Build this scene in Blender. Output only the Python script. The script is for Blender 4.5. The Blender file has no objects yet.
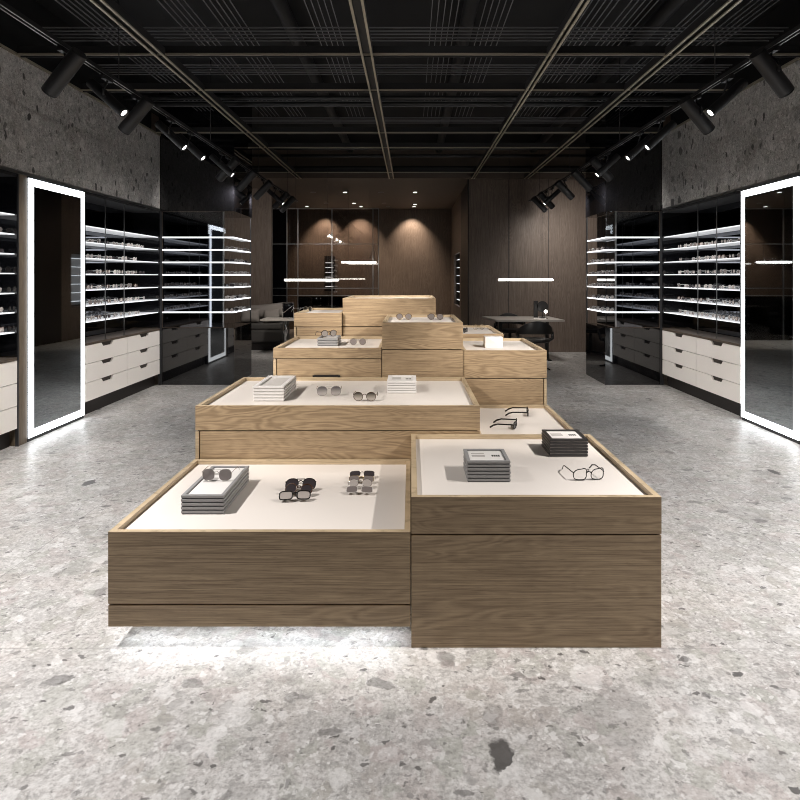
import bpy, bmesh, math, random
from mathutils import Vector, Matrix
random.seed(7)
PI = math.pi
scene = bpy.context.scene
COL = scene.collection

# ------------------------------------------------------------------ materials
def nm(name):
    m = bpy.data.materials.new(name); m.use_nodes = True
    nt = m.node_tree; nt.nodes.clear()
    out = nt.nodes.new('ShaderNodeOutputMaterial')
    return m, nt, out
def N(nt, t, **kw):
    n = nt.nodes.new(t)
    for k, v in kw.items():
        if k in n.inputs: n.inputs[k].default_value = v
        else: setattr(n, k, v)
    return n
def L(nt, a, b): nt.links.new(a, b)
def c4(c): return (c[0], c[1], c[2], 1.0)
def plain(name, col, rough=.5, metal=0., ior=1.5, bump=0., bscale=200, var=.0):
    m, nt, out = nm(name)
    p = N(nt, 'ShaderNodeBsdfPrincipled'); L(nt, p.outputs[0], out.inputs[0])
    p.inputs['Roughness'].default_value = rough; p.inputs['Metallic'].default_value = metal
    p.inputs['IOR'].default_value = ior
    p.inputs['Base Color'].default_value = c4(col)
    tc = N(nt, 'ShaderNodeTexCoord')
    no = N(nt, 'ShaderNodeTexNoise'); no.inputs['Scale'].default_value = bscale; no.inputs['Detail'].default_value = 3
    L(nt, tc.outputs['Object'], no.inputs['Vector'])
    if var > 0:
        mx = N(nt, 'ShaderNodeMix', data_type='RGBA')
        mx.inputs[6].default_value = c4([v*(1-var) for v in col]); mx.inputs[7].default_value = c4([min(1, v*(1+var)) for v in col])
        L(nt, no.outputs['Fac'], mx.inputs[0]); L(nt, mx.outputs[2], p.inputs['Base Color'])
    if bump > 0:
        b = N(nt, 'ShaderNodeBump'); b.inputs['Strength'].default_value = bump; b.inputs['Distance'].default_value = .002
        L(nt, no.outputs['Fac'], b.inputs['Height']); L(nt, b.outputs[0], p.inputs['Normal'])
    return m
def emit(name, col, s):
    m, nt, out = nm(name)
    e = N(nt, 'ShaderNodeEmission'); e.inputs[0].default_value = c4(col); e.inputs[1].default_value = s
    L(nt, e.outputs[0], out.inputs[0]); return m
def math_n(nt, op, a, b=None, c=None, clamp=False):
    n = N(nt, 'ShaderNodeMath', operation=op); n.use_clamp = clamp
    for i, v in enumerate((a, b, c)):
        if v is None: continue
        if isinstance(v, (int, float)): n.inputs[i].default_value = v
        else: L(nt, v, n.inputs[i])
    return n.outputs[0]
def mapr(nt, v, a, b, c=0., d=1.):
    n = N(nt, 'ShaderNodeMapRange'); n.clamp = True
    L(nt, v, n.inputs[0])
    for i, x in enumerate((a, b, c, d)): n.inputs[i+1].default_value = x
    return n.outputs[0]
def mixc(nt, f, a, b):
    n = N(nt, 'ShaderNodeMix', data_type='RGBA')
    if isinstance(f, (int, float)): n.inputs[0].default_value = f
    else: L(nt, f, n.inputs[0])
    for i, v in ((6, a), (7, b)):
        if isinstance(v, tuple): n.inputs[i].default_value = c4(v)
        else: L(nt, v, n.inputs[i])
    return n.outputs[2]

def wood(name, dark, light, axis='h', rough=.45, grain=1.0, contrast=1.0):
    """axis h: the grain runs horizontally; v: vertically"""
    m, nt, out = nm(name)
    p = N(nt, 'ShaderNodeBsdfPrincipled'); L(nt, p.outputs[0], out.inputs[0])
    tc = N(nt, 'ShaderNodeTexCoord')
    oi = N(nt, 'ShaderNodeObjectInfo')
    off = N(nt, 'ShaderNodeVectorMath', operation='SCALE'); off.inputs['Scale'].default_value = 7.3
    cmb = N(nt, 'ShaderNodeCombineXYZ')
    for i in range(3): L(nt, oi.outputs['Random'], cmb.inputs[i])
    L(nt, cmb.outputs[0], off.inputs[0])
    add = N(nt, 'ShaderNodeVectorMath', operation='ADD')
    L(nt, tc.outputs['Object'], add.inputs[0]); L(nt, off.outputs[0], add.inputs[1])
    def mp(sx, sz):
        k = N(nt, 'ShaderNodeMapping')
        k.inputs['Scale'].default_value = (sx, sx, sz) if axis == 'h' else (sz, sz, sx)
        L(nt, add.outputs[0], k.inputs[0]); return k.outputs[0]
    # cathedral figure: contour lines of a stretched, warped noise
    n1 = N(nt, 'ShaderNodeTexNoise'); n1.inputs['Scale'].default_value = 1.0*grain; n1.inputs['Detail'].default_value = 2.5; n1.inputs['Roughness'].default_value = .45; n1.inputs['Distortion'].default_value = .35
    L(nt, mp(1.3, 7.5), n1.inputs['Vector'])
    s = math_n(nt, 'SINE', math_n(nt, 'MULTIPLY', n1.outputs['Fac'], 120.0))
    fig = mapr(nt, s, -.95, .9)
    n2 = N(nt, 'ShaderNodeTexNoise'); n2.inputs['Scale'].default_value = 4.0; n2.inputs['Detail'].default_value = 6
    L(nt, mp(.9, 62), n2.inputs['Vector'])
    fine = mapr(nt, n2.outputs['Fac'], .34, .66)
    n3 = N(nt, 'ShaderNodeTexNoise'); n3.inputs['Scale'].default_value = .9; n3.inputs['Detail'].default_value = 2
    L(nt, mp(1.0, 3), n3.inputs['Vector'])
    big = mapr(nt, n3.outputs['Fac'], .4, .62)      # where the figure shows, elsewhere straight grain
    mix1 = mixc(nt, .5, fig, fine)
    bw = N(nt, 'ShaderNodeMix', data_type='FLOAT')
    L(nt, math_n(nt, 'MULTIPLY', big, .42*contrast, clamp=True), bw.inputs[0]); L(nt, fine, bw.inputs[2]); L(nt, fig, bw.inputs[3])
    n6 = N(nt, 'ShaderNodeTexNoise'); n6.inputs['Scale'].default_value = 6.0; n6.inputs['Detail'].default_value = 3
    L(nt, mp(3.0, 110), n6.inputs['Vector'])
    col = mixc(nt, bw.outputs[0], dark, light)
    col = mixc(nt, mapr(nt, n6.outputs['Fac'], .56, .66, 0, .55), col, tuple(v*.62 for v in dark))
    mid = tuple((a+b)/2 for a, b in zip(dark, light))
    col = mixc(nt, mapr(nt, n3.outputs['Fac'], .3, .7, .0, .2), col, mid)
    L(nt, col, p.inputs['Base Color'])
    p.inputs['Roughness'].default_value = rough
    b = N(nt, 'ShaderNodeBump'); b.inputs['Strength'].default_value = .12; b.inputs['Distance'].default_value = .001
    L(nt, fine, b.inputs['Height']); L(nt, b.outputs[0], p.inputs['Normal'])
    return m

def terrazzo(name, ca, cb, dark, light, rough, warm, scale=1.0, darkamt=1.0, seams=False, spec=.5):
    m, nt, out = nm(name)
    p = N(nt, 'ShaderNodeBsdfPrincipled'); L(nt, p.outputs[0], out.inputs[0])
    p.inputs['Specular IOR Level'].default_value = spec
    tc = N(nt, 'ShaderNodeTexCoord')
    nd = N(nt, 'ShaderNodeTexNoise'); nd.inputs['Scale'].default_value = 9*scale; nd.inputs['Detail'].default_value = 5; nd.inputs['Roughness'].default_value = .65
    L(nt, tc.outputs['Object'], nd.inputs['Vector'])
    sub = N(nt, 'ShaderNodeVectorMath', operation='SUBTRACT'); L(nt, nd.outputs['Color'], sub.inputs[0]); sub.inputs[1].default_value = (.5, .5, .5)
    sc = N(nt, 'ShaderNodeVectorMath', operation='SCALE'); sc.inputs['Scale'].default_value = .11/scale; L(nt, sub.outputs[0], sc.inputs[0])
    ad = N(nt, 'ShaderNodeVectorMath', operation='ADD'); L(nt, tc.outputs['Object'], ad.inputs[0]); L(nt, sc.outputs[0], ad.inputs[1])
    P = ad.outputs[0]
    nb = N(nt, 'ShaderNodeTexNoise'); nb.inputs['Scale'].default_value = 1.6*scale; nb.inputs['Detail'].default_value = 7; nb.inputs['Roughness'].default_value = .62
    L(nt, tc.outputs['Object'], nb.inputs['Vector'])
    col = mixc(nt, mapr(nt, nb.outputs['Fac'], .36, .66), ca, cb)
    nw = N(nt, 'ShaderNodeTexNoise'); nw.inputs['Scale'].default_value = 2.7*scale; nw.inputs['Detail'].default_value = 3
    L(nt, tc.outputs['Object'], nw.inputs['Vector'])
    col = mixc(nt, mapr(nt, nw.outputs['Fac'], .5, .7, 0, .55), col, warm)
    ns = N(nt, 'ShaderNodeTexNoise'); ns.inputs['Scale'].default_value = 70*scale; ns.inputs['Detail'].default_value = 4; ns.inputs['Roughness'].default_value = .7
    L(nt, tc.outputs['Object'], ns.inputs['Vector'])
    col = mixc(nt, mapr(nt, ns.outputs['Fac'], .52, .62, 0, .55), col, tuple(v*.55 for v in ca))
    col = mixc(nt, mapr(nt, ns.outputs['Fac'], .5, .36, 0, .40), col, light)
    # hue drift between neighbouring chips
    vh = N(nt, 'ShaderNodeTexVoronoi'); vh.inputs['Scale'].default_value = 13*scale; L(nt, P, vh.inputs['Vector'])
    sh = N(nt, 'ShaderNodeSeparateColor'); L(nt, vh.outputs['Color'], sh.inputs[0])
    col = mixc(nt, mapr(nt, sh.outputs[0], .6, 1, 0, .45), col, (ca[0]*.98, ca[1]*.84, ca[2]*.84))
    col = mixc(nt, mapr(nt, sh.outputs[1], .6, 1, 0, .45), col, (ca[0]*.80, ca[1]*.86, ca[2]*.76))
    n5 = N(nt, 'ShaderNodeTexNoise'); n5.inputs['Scale'].default_value = 24*scale; n5.inputs['Detail'].default_value = 6; n5.inputs['Roughness'].default_value = .75
    L(nt, tc.outputs['Object'], n5.inputs['Vector'])
    col = mixc(nt, mapr(nt, n5.outputs['Fac'], .53, .62, 0, .5), col, tuple(v*.52 for v in ca))
    col = mixc(nt, mapr(nt, n5.outputs['Fac'], .47, .38, 0, .35), col, light)
    def layer(col, s, thr, r, c, amt, squash=(1, 1, 1)):
        mp = N(nt, 'ShaderNodeMapping'); mp.inputs['Scale'].default_value = squash; L(nt, P, mp.inputs[0])
        mp.inputs['Location'].default_value = (s*.37, s*.71, s*.13)
        v = N(nt, 'ShaderNodeTexVoronoi'); v.inputs['Scale'].default_value = s*scale
        L(nt, mp.outputs[0], v.inputs['Vector'])
        sp = N(nt, 'ShaderNodeSeparateColor'); L(nt, v.outputs['Color'], sp.inputs[0])
        pick = math_n(nt, 'GREATER_THAN', sp.outputs[0], thr)
        rad = math_n(nt, 'MULTIPLY_ADD', sp.outputs[1], r*.75, r*.25)
        q = math_n(nt, 'DIVIDE', v.outputs['Distance'], rad)
        ms = mapr(nt, q, 1.05, .85)
        ms = math_n(nt, 'MULTIPLY', ms, pick)
        ms = math_n(nt, 'MULTIPLY', ms, math_n(nt, 'MULTIPLY_ADD', sp.outputs[2], amt*.7, amt*.3))
        return mixc(nt, ms, col, c)
    L1 = light; D1 = dark
    col = layer(col, 30, .80, .40, D1, .75*darkamt, (1, 1.5, 1))
    col = layer(col, 44, .45, .42, L1, .6)
    col = layer(col, 37, .72, .42, D1, .55*darkamt)
    col = layer(col, 26, .45, .42, L1, .6)
    col = layer(col, 17, .60, .45, tuple(v*.62 for v in ca), .55*darkamt)
    col = layer(col, 11, .55, .45, L1, .50)
    col = layer(col, 5.5, .70, .42, L1, .42)
    col = layer(col, 5.0, .70, .42, tuple(v*.58 for v in ca), .55*darkamt, (1, 1.35, 1))
    col = layer(col, 2.2, .80, .40, tuple(v*.60 for v in ca), .42*darkamt, (1.3, 1, 1))
    col = layer(col, 7.5, .76, .40, D1, 1.0*darkamt, (1, 1.8, 1))
    col = layer(col, 4.0, .82, .32, D1, .95*darkamt, (1.7, 1, 1))
    col = layer(col, 19, .80, .36, D1, .9*darkamt, (1, 1.6, 1))
    L(nt, col, p.inputs['Base Color'])
    if seams:
        sx = N(nt, 'ShaderNodeSeparateXYZ'); L(nt, tc.outputs['Object'], sx.inputs[0])
        def line(co, at, per):
            a = math_n(nt, 'PINGPONG', math_n(nt, 'SUBTRACT', co, at), per/2)
            return math_n(nt, 'LESS_THAN', a, .0022)
        ln = math_n(nt, 'MAXIMUM', line(sx.outputs[0], 2.05, 4.1), line(sx.outputs[1], 2.42, 2.7))
        col2 = mixc(nt, math_n(nt, 'MULTIPLY', ln, .5), col, tuple(v*.3 for v in ca))
        L(nt, col2, p.inputs['Base Color'])
    rr = mapr(nt, nb.outputs['Fac'], .3, .7, rough*.85, rough*1.15)
    L(nt, rr, p.inputs['Roughness'])
    return m

M = {}
M['oak'] = wood('oak', (.225, .156, .093), (.485, .360, .225), contrast=1.5)
M['oak_rim_lit'] = wood('oak_rim_lit', (.38, .295, .19), (.60, .475, .32))  # oak made paler: lamplight on the rims put into the colour
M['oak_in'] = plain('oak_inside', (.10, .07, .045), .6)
M['pad'] = plain('pad_fabric', (.72, .675, .64), .8, bump=.15, bscale=600, var=.02)
M['wood_wall'] = wood('smoked_wood', (.105, .078, .062), (.25, .195, .158), 'v', rough=.55, grain=.8)
M['wood_post'] = wood('post_wood', (.09, .068, .045), (.20, .155, .105), 'v')
M['floor'] = terrazzo('terrazzo_floor', (.44, .425, .412), (.665, .645, .632), (.085, .08, .078), (.84, .83, .825), .38, (.60, .555, .52), 1.0, seams=True)
M['stone_wall'] = terrazzo('terrazzo_wall', (.34, .335, .33), (.52, .51, .50), (.06, .058, .058), (.78, .76, .74), .6, (.27, .255, .24), 1.15, darkamt=1.05)
M['black'] = plain('black_paint', (.006, .006, .007), .75)
M['blackmetal'] = plain('black_metal', (.010, .010, .011), .5, ior=1.5, bump=.05)
M['blackgloss'] = plain('black_gloss', (.004, .004, .005), .03, ior=1.75)
M['mirror'] = plain('tinted_mirror', (.55, .60, .63), .02, metal=1.)
M['darkmirror'] = plain('dark_mirror', (.12, .125, .14), .03, metal=1.)
M['greyedge'] = plain('aluminium', (.33, .33, .33), .35, metal=1.)
M['brass'] = plain('bronze_channel', (.46, .42, .33), .42, metal=.6, var=.1, bscale=6)
M['rod'] = plain('grey_rod', (.22, .22, .23), .5, metal=.3)
M['duct'] = plain('dark_duct', (.016, .016, .017), .55)
M['drawer'] = plain('drawer_lacquer', (.86, .82, .78), .5, var=.02, bscale=40)
M['counter'] = wood('counter_wood', (.07, .055, .042), (.13, .10, .08))
M['notch'] = plain('notch_dark', (.035, .028, .022), .6)
M['kick'] = plain('kick_dark', (.012, .009, .008), .5)
M['led'] = emit('led_white', (.93, .97, 1.0), 5.5)
M['ledstrong'] = emit('led_under_table', (.86, .93, 1.0), 14.0)
M['ledbay'] = emit('led_bay_shelf', (.97, .98, 1.0), 1.25)
M['ledshelf'] = emit('led_shelf', (.97, .98, 1.0), 2.4)
M['pendled'] = emit('pendant_led', (1.0, .95, .88), 12.0)
M['spotled'] = emit('spot_led', (1.0, .96, .9), 9.0)
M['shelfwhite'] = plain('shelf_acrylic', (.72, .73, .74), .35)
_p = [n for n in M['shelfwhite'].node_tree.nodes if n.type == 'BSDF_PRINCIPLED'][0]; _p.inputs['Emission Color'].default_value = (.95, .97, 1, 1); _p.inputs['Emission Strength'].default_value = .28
M['brownceil'] = plain('brown_ceiling', (.12, .092, .072), .7, var=.05, bscale=3)
M['traygrey'] = plain('grey_leatherette', (.30, .30, .305), .55, bump=.2, bscale=900)
M['traywhite'] = plain('white_leatherette', (.88, .865, .865), .5, bump=.1, bscale=900)
M['trayblack'] = plain('black_leatherette', (.03, .028, .028), .45, bump=.2, bscale=900)
M['trayin'] = plain('tray_lining', (.66, .63, .61), .8)
M['traygap'] = plain('tray_gap', (.12, .12, .125), .7)
M['card'] = plain('card_paper', (.82, .80, .79), .6)
M['ink'] = plain('ink', (.03, .03, .03), .6)
M['greyprint'] = plain('grey_print', (.45, .43, .42), .6)
M['fr_black'] = plain('frame_black', (.012, .011, .011), .2)
M['fr_tort'] = plain('frame_tortoise', (.07, .032, .018), .2, var=.6, bscale=150)
M['fr_silver'] = plain('frame_silver', (.75, .73, .70), .2, metal=1.)
M['fr_clear'] = plain('frame_clear', (.62, .60, .58), .12)
M['fr_gold'] = plain('frame_gold', (.55, .40, .20), .25, metal=1.)
M['ln_dark'] = plain('lens_dark', (.045, .038, .042), .05)
M['ln_mid'] = plain('lens_grey_brown', (.19, .165, .16), .06)
M['ln_light'] = plain('lens_pale', (.42, .38, .36), .06)
M['sofa'] = plain('sofa_fabric', (.065, .06, .056), .9, bump=.4, bscale=300, var=.1)
M['cushion'] = plain('cushion_fabric', (.24, .215, .195), .9, bump=.4, bscale=200, var=.1)
M['chair'] = plain('chair_black', (.014, .013, .013), .42)
M['desk'] = plain('desk_top', (.42, .39, .36), .35)
M['desk_light'] = plain('desk_top_light', (.50, .46, .42), .4)
M['chrome'] = plain('chrome', (.7, .7, .7), .12, metal=1.)
def glassmat():
    m, nt, out = nm('clear_glass')
    g = N(nt, 'ShaderNodeBsdfGlossy'); g.inputs['Roughness'].default_value = .02; g.inputs[0].default_value = (.9, .95, 1, 1)
    t = N(nt, 'ShaderNodeBsdfTransparent'); t.inputs[0].default_value = (.985, .985, .98, 1)
    fr = N(nt, 'ShaderNodeFresnel'); fr.inputs[0].default_value = 1.45
    mx = N(nt, 'ShaderNodeMixShader'); L(nt, fr.outputs[0], mx.inputs[0]); L(nt, t.outputs[0], mx.inputs[1]); L(nt, g.outputs[0], mx.inputs[2])
    L(nt, mx.outputs[0], out.inputs[0]); return m
M['darkedge'] = plain('dark_aluminium', (.10, .10, .105), .4, metal=.8)
def gradlens(name, top, bot):
    m = plain(name, top, .06); nt = m.node_tree; p = [n for n in nt.nodes if n.type == 'BSDF_PRINCIPLED'][0]
    tc = N(nt, 'ShaderNodeTexCoord'); sx = N(nt, 'ShaderNodeSeparateXYZ'); L(nt, tc.outputs['Generated'], sx.inputs[0])
    L(nt, mixc(nt, mapr(nt, sx.outputs[2], .25, .85), bot, top), p.inputs['Base Color']); return m
M['ln_grad'] = gradlens('lens_gradient_brown', (.05, .045, .035), (.42, .38, .34))
M['ln_gradgrey'] = gradlens('lens_gradient_grey', (.12, .11, .12), (.46, .43, .42))
M['glass'] = glassmat()
def smokeglass():
    m, nt, out = nm('smoked_glass')
    g = N(nt, 'ShaderNodeBsdfGlossy'); g.inputs['Roughness'].default_value = .02; g.inputs[0].default_value = (.9, .9, .9, 1)
    t = N(nt, 'ShaderNodeBsdfTransparent'); t.inputs[0].default_value = (.74, .71, .69, 1)
    fr = N(nt, 'ShaderNodeFresnel'); fr.inputs[0].default_value = 1.6
    mx = N(nt, 'ShaderNodeMixShader'); L(nt, fr.outputs[0], mx.inputs[0]); L(nt, t.outputs[0], mx.inputs[1]); L(nt, g.outputs[0], mx.inputs[2])
    L(nt, mx.outputs[0], out.inputs[0]); return m
M['smoke'] = smokeglass()

# ------------------------------------------------------------------ mesh helpers
class MB:
    def __init__(s): s.v = []; s.f = []; s.mi = []; s.sm = []
    def add(s, vs, fs, mi=0, smooth=False):
        o = len(s.v); s.v += [tuple(v) for v in vs]
        for f in fs: s.f.append([i+o for i in f]); s.mi.append(mi); s.sm.append(smooth)
        return s
    def box(s, x0, x1, y0, y1, z0, z1, mi=0):
        x0, x1 = min(x0, x1), max(x0, x1); y0, y1 = min(y0, y1), max(y0, y1); z0, z1 = min(z0, z1), max(z0, z1)
        v = [(x0,y0,z0),(x1,y0,z0),(x1,y1,z0),(x0,y1,z0),(x0,y0,z1),(x1,y0,z1),(x1,y1,z1),(x0,y1,z1)]
        return s.add(v, [(0,3,2,1),(4,5,6,7),(0,1,5,4),(1,2,6,5),(2,3,7,6),(3,0,4,7)], mi)
    def prism(s, poly, axis, a, b, mi=0):
        """poly: list of 2D points in the plane across the axis ('x': (y,z), 'y': (x,z), 'z': (x,y))"""
        def P(p, t):
            return {'x': (t, p[0], p[1]), 'y': (p[0], t, p[1]), 'z': (p[0], p[1], t)}[axis]
        n = len(poly)
        v = [P(p, a) for p in poly] + [P(p, b) for p in poly]
        f = [tuple(range(n)), tuple(range(2*n-1, n-1, -1))] + [(i, i+n, (i+1) % n + n, (i+1) % n) for i in range(n)]
        return s.add(v, f, mi)
    def tube(s, pts, r, n=8, closed=False, mi=0, flat=1.0):
        pts = [Vector(p) for p in pts]; k = len(pts); rings = []
        up0 = None
        for i, p in enumerate(pts):
            if closed: d = (pts[(i+1) % k]-pts[i-1])
            else: d = pts[min(i+1, k-1)]-pts[max(i-1, 0)]
            d.normalize()
            ref = Vector((0, 0, 1)) if abs(d.z) < .9 else Vector((0, 1, 0))
            if up0 is None: a = d.cross(ref).normalized()
            else:
                a = (up0 - d*up0.dot(d)); 
                a = a.normalized() if a.length > 1e-6 else d.cross(ref).normalized()
            up0 = a; b = d.cross(a).normalized()
            rr = r[i] if isinstance(r, (list, tuple)) else r
            rings.append([p + a*math.cos(2*PI*j/n)*rr*flat + b*math.sin(2*PI*j/n)*rr for j in range(n)])
        v = [q for rg in rings for q in rg]; f = []
        for i in range(k if closed else k-1):
            o1, o2 = i*n, ((i+1) % k)*n
            for j in range(n): f.append((o1+j, o1+(j+1) % n, o2+(j+1) % n, o2+j))
        if not closed: f.append(tuple(range(n-1, -1, -1))); f.append(tuple((k-1)*n+j for j in range(n)))
        return s.add(v, f, mi, True)
    def cyl(s, a, b, r, n=20, mi=0, r2=None):
        a, b = Vector(a), Vector(b); d = (b-a).normalized()
        ref = Vector((0, 0, 1)) if abs(d.z) < .9 else Vector((1, 0, 0))
        u = d.cross(ref).normalized(); w = d.cross(u); r2 = r if r2 is None else r2
        v = [a+(u*math.cos(2*PI*i/n)+w*math.sin(2*PI*i/n))*r for i in range(n)] + [b+(u*math.cos(2*PI*i/n)+w*math.sin(2*PI*i/n))*r2 for i in range(n)]
        s.add(v, [(i, (i+1) % n, (i+1) % n+n, i+n) for i in range(n)], mi, True)
        o = len(s.v)-2*n
        for f in (tuple(range(n-1, -1, -1)), tuple(range(n, 2*n))): s.f.append([i+o for i in f]); s.mi.append(mi); s.sm.append(False)
        return s
    def lathe(s, prof, cx, cy, n=24, mi=0):
        v = []; k = len(prof)
        for (r, z) in prof: v += [(cx+r*math.cos(2*PI*j/n), cy+r*math.sin(2*PI*j/n), z) for j in range(n)]
        f = [(i*n+j, i*n+(j+1) % n, (i+1)*n+(j+1) % n, (i+1)*n+j) for i in range(k-1) for j in range(n)]
        return s.add(v, f, mi, True)
    def build(s, name, mats, parent=None, loc=None, bevel=0, subsurf=0):
        me = bpy.data.meshes.new(name); me.from_pydata(s.v, [], s.f); me.update()
        if not isinstance(mats, (list, tuple)): mats = [mats]
        for m in mats: me.materials.append(M[m] if isinstance(m, str) else m)
        for p, mi, sm in zip(me.polygons, s.mi, s.sm): p.material_index = mi; p.use_smooth = sm
        bm = bmesh.new(); bm.from_mesh(me); bmesh.ops.recalc_face_normals(bm, faces=bm.faces); bm.to_mesh(me); bm.free()
        o = bpy.data.objects.new(name, me); COL.objects.link(o)
        if parent: o.parent = parent
        if loc: o.location = loc
        if bevel:
            b = o.modifiers.new('bevel', 'BEVEL'); b.width = bevel; b.segments = 2; b.limit_method = 'ANGLE'
        if subsurf:
            b = o.modifiers.new('sub', 'SUBSURF'); b.levels = subsurf; b.render_levels = subsurf
        return o
def tag(o, label, cat, group=None):
    o['label'] = label; o['category'] = cat
    if group: o['group'] = group
    return o
def thing(name, label, cat, loc=(0, 0, 0), rz=0, group=None):
    o = bpy.data.objects.new(name, None); COL.objects.link(o); o.empty_display_size = .05
    o.location = loc; o.rotation_euler = (0, 0, rz)
    return tag(o, label, cat, group)
def struct(o, label=None):
    o['kind'] = 'structure'
    if label: o['label'] = label
    return o
def local(mb, loc):
    mb.v = [(x-loc[0], y-loc[1], z-loc[2]) for x, y, z in mb.v]; return mb
def bx(x0, x1, y0, y1, z0, z1, mi=0): return MB().box(x0, x1, y0, y1, z0, z1, mi)
ORD = ['first', 'second', 'third', 'fourth', 'fifth', 'sixth', 'seventh', 'eighth', 'ninth', 'tenth', 'eleventh', 'twelfth', 'thirteenth', 'fourteenth']

# ------------------------------------------------------------------ camera
cam = bpy.data.cameras.new('camera'); co = bpy.data.objects.new('camera', cam); COL.objects.link(co)
co.location = (0, 0, 1.5); co.rotation_euler = (PI/2, 0, 0)
cam.sensor_width = 36; cam.lens = 27.0; cam.shift_x = -(411-400)/800; cam.shift_y = -(400-277)/800
cam.clip_start = .05; cam.clip_end = 60
scene.camera = co

WX = 3.48       # side wall plane
YB = 8.32       # end of the shelving walls
CZ = 4.15       # black slab above the ceiling grid
# ------------------------------------------------------------------ shell
struct(bx(-4.3, 4.3, -3.0, 18.2, -.12, 0).build('floor', 'floor'), 'pale grey terrazzo floor with dark stone chips')
struct(bx(-4.3, 4.3, -3.0, 11.9, CZ, CZ+.1).build('ceiling', 'black'), 'black slab above the open ceiling grid')
o = bx(-4.3, 4.3, 11.9, 18.2, 3.45, 3.55); o.box(-4.3, 4.3, 11.84, 11.9, 3.45, CZ)
struct(o.build('ceiling', 'brownceil'), 'low brown ceiling over the back of the shop')
for s, side in ((-1, 'left'), (1, 'right')):
    # terrazzo bulkhead above the cabinets
    struct(bx(s*WX, s*(WX+.12), -3.0, YB, 2.445, 3.45).build('wall_'+side, 'stone_wall', bevel=.004), 'dark terrazzo wall above the cabinets')
    struct(bx(s*(WX+.62), s*(WX+.7), -3.0, YB, 0, CZ).build('wall_'+side, 'black'))
    struct(bx(s*(WX+.12), s*(WX+.62), -3.0, YB, 2.445, 2.50).build('wall_'+side, 'black'))
    struct(bx(s*(WX+.12), s*(WX+.2), -3.0, YB, 3.40, CZ).build('wall_'+side, 'black'))
    struct(bx(s*(WX+.42), s*(WX+.62), YB-.02, YB, 0, CZ).build('wall_'+side, 'black'))
    struct(bx(s*(WX-.006), s*(WX+.05), -3.0, YB, 2.418, 2.443).build('trim_%d' % (1 if s < 0 else 2), 'greyedge'), 'thin metal strip under the terrazzo')
    struct(bx(s*(WX-.012), s*(WX+.12), -3.0, YB, 3.452, 3.475).build('trim_%d' % (3 if s < 0 else 4), 'brass'))
struct(bx(-4.3, 4.3, -3.1, -3.0, 0, CZ).build('wall_front', 'black'))
# black glossy bulkheads over the glass showcases
XL, XR = -2.46, 2.70
struct(bx(-3.5, XL, YB+.01, 9.28, 2.415, CZ).build('wall_left', 'blackgloss'), 'glossy black bulkhead over the left showcase')
struct(bx(XR, 3.5, YB+.01, 9.28, 2.415, CZ).build('wall_right', 'blackgloss'), 'glossy black bulkhead over the right showcase')
# timber walls at the back
o = bx(-4.3, -3.07, 13.2, 13.3, 0, 3.45)
struct(o.build('wall_back', 'wood_wall'), 'smoked timber wall panel behind the sofa')
struct(bx(1.16, 4.3, 12.0, 12.12, 0, 3.45).build('wall_back', 'wood_wall'), 'smoked timber wall behind the desk')
struct(bx(-4.3, 1.4, 17.2, 17.3, 0, 3.45).build('wall_back', 'wood_wall'), 'far timber wall lit by downlights')
o = bx(1.16, 1.22, 12.12, 13.9, 0, 3.45); struct(o.build('wall_right', 'kick'))
o = bx(1.16, 1.22, 13.9, 14.3, 0, 3.45); o.box(1.16, 1.22, 14.3, 16.2, 0, .78); o.box(1.16, 1.22, 14.3, 16.2, 2.1, 3.45); o.box(1.16, 1.22, 16.2, 17.2, 0, 3.45); o.box(1.5, 1.56, 14.2, 16.3, .7, 2.2)
struct(o.build('wall_right', 'wood_wall'))
struct(bx(-4.25, -4.18, 8.3, 17.2, 0, CZ).build('wall_left', 'wood_wall'))
struct(bx(4.18, 4.25, 8.3, 12.0, 0, CZ).build('wall_right', 'wood_wall'))
struct(bx(1.135, 1.158, 11.98, 12.14, 0, 3.45).build('trim_5', 'kick'), 'dark corner post at the edge of the timber wall')
# vertical panel joints in the timber walls
for i, x in enumerate((1.95, 2.75, 3.5)):
    struct(bx(x-.004, x+.004, 11.992, 12.0, 0, 3.45).build('trim_%d' % (6+i), 'kick'))

# ------------------------------------------------------------------ ceiling grid
tn = 10
def trim(mb, mat, label=None):
    global tn
    o = mb.build('trim_%d' % tn, mat); tn += 1
    return struct(o, label)
def channel_y(x, w, z, y0, y1):
    m = MB(); m.box(x-w/2, x+w/2, y0, y1, z+.07, z+.08, 1); m.box(x-w/2+.017, x+w/2-.017, y0, y1, z+.03, z+.035, 1); m.box(x-w/2, x-w/2+.016, y0, y1, z+.012, z+.07, 1); m.box(x+w/2-.016, x+w/2, y0, y1, z+.012, z+.07, 1)
    m.box(x-w/2-.002, x-w/2+.017, y0, y1, z, z+.0118); m.box(x+w/2-.017, x+w/2+.002, y0, y1, z, z+.0118); return m
def channel_x(y, w, z, x0, x1):
    m = MB(); m.box(x0, x1, y-w/2, y+w/2, z+.07, z+.08, 1); m.box(x0, x1, y-w/2, y-w/2+.014, z-.0, z+.07, 1); m.box(x0, x1, y+w/2-.014, y+w/2, z, z+.07, 1)
    m.box(x0, x1, y-w/2-.012, y-w/2, z-.004, z+.014); return m
for x, w in ((-2.2, .085), (-.385, .10), (1.22, .06), (2.27, .085)):
    trim(channel_y(x, w, 3.43, 1.5, 11.83), ['brass', 'duct'], 'bronze ceiling channel running to the back')
for y in (5.3, 6.31, 8.16, 9.1, 11.25):
    trim(channel_x(y, .06, 3.45, -3.46, 3.46), ['brass', 'duct'], 'bronze ceiling channel running across')
for y in (7.1, 7.35, 9.9, 10.5, 11.6):
    trim(MB().tube([(-3.4, y, 3.62), (3.4, y, 3.62)], .028, 8), 'duct')
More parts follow.
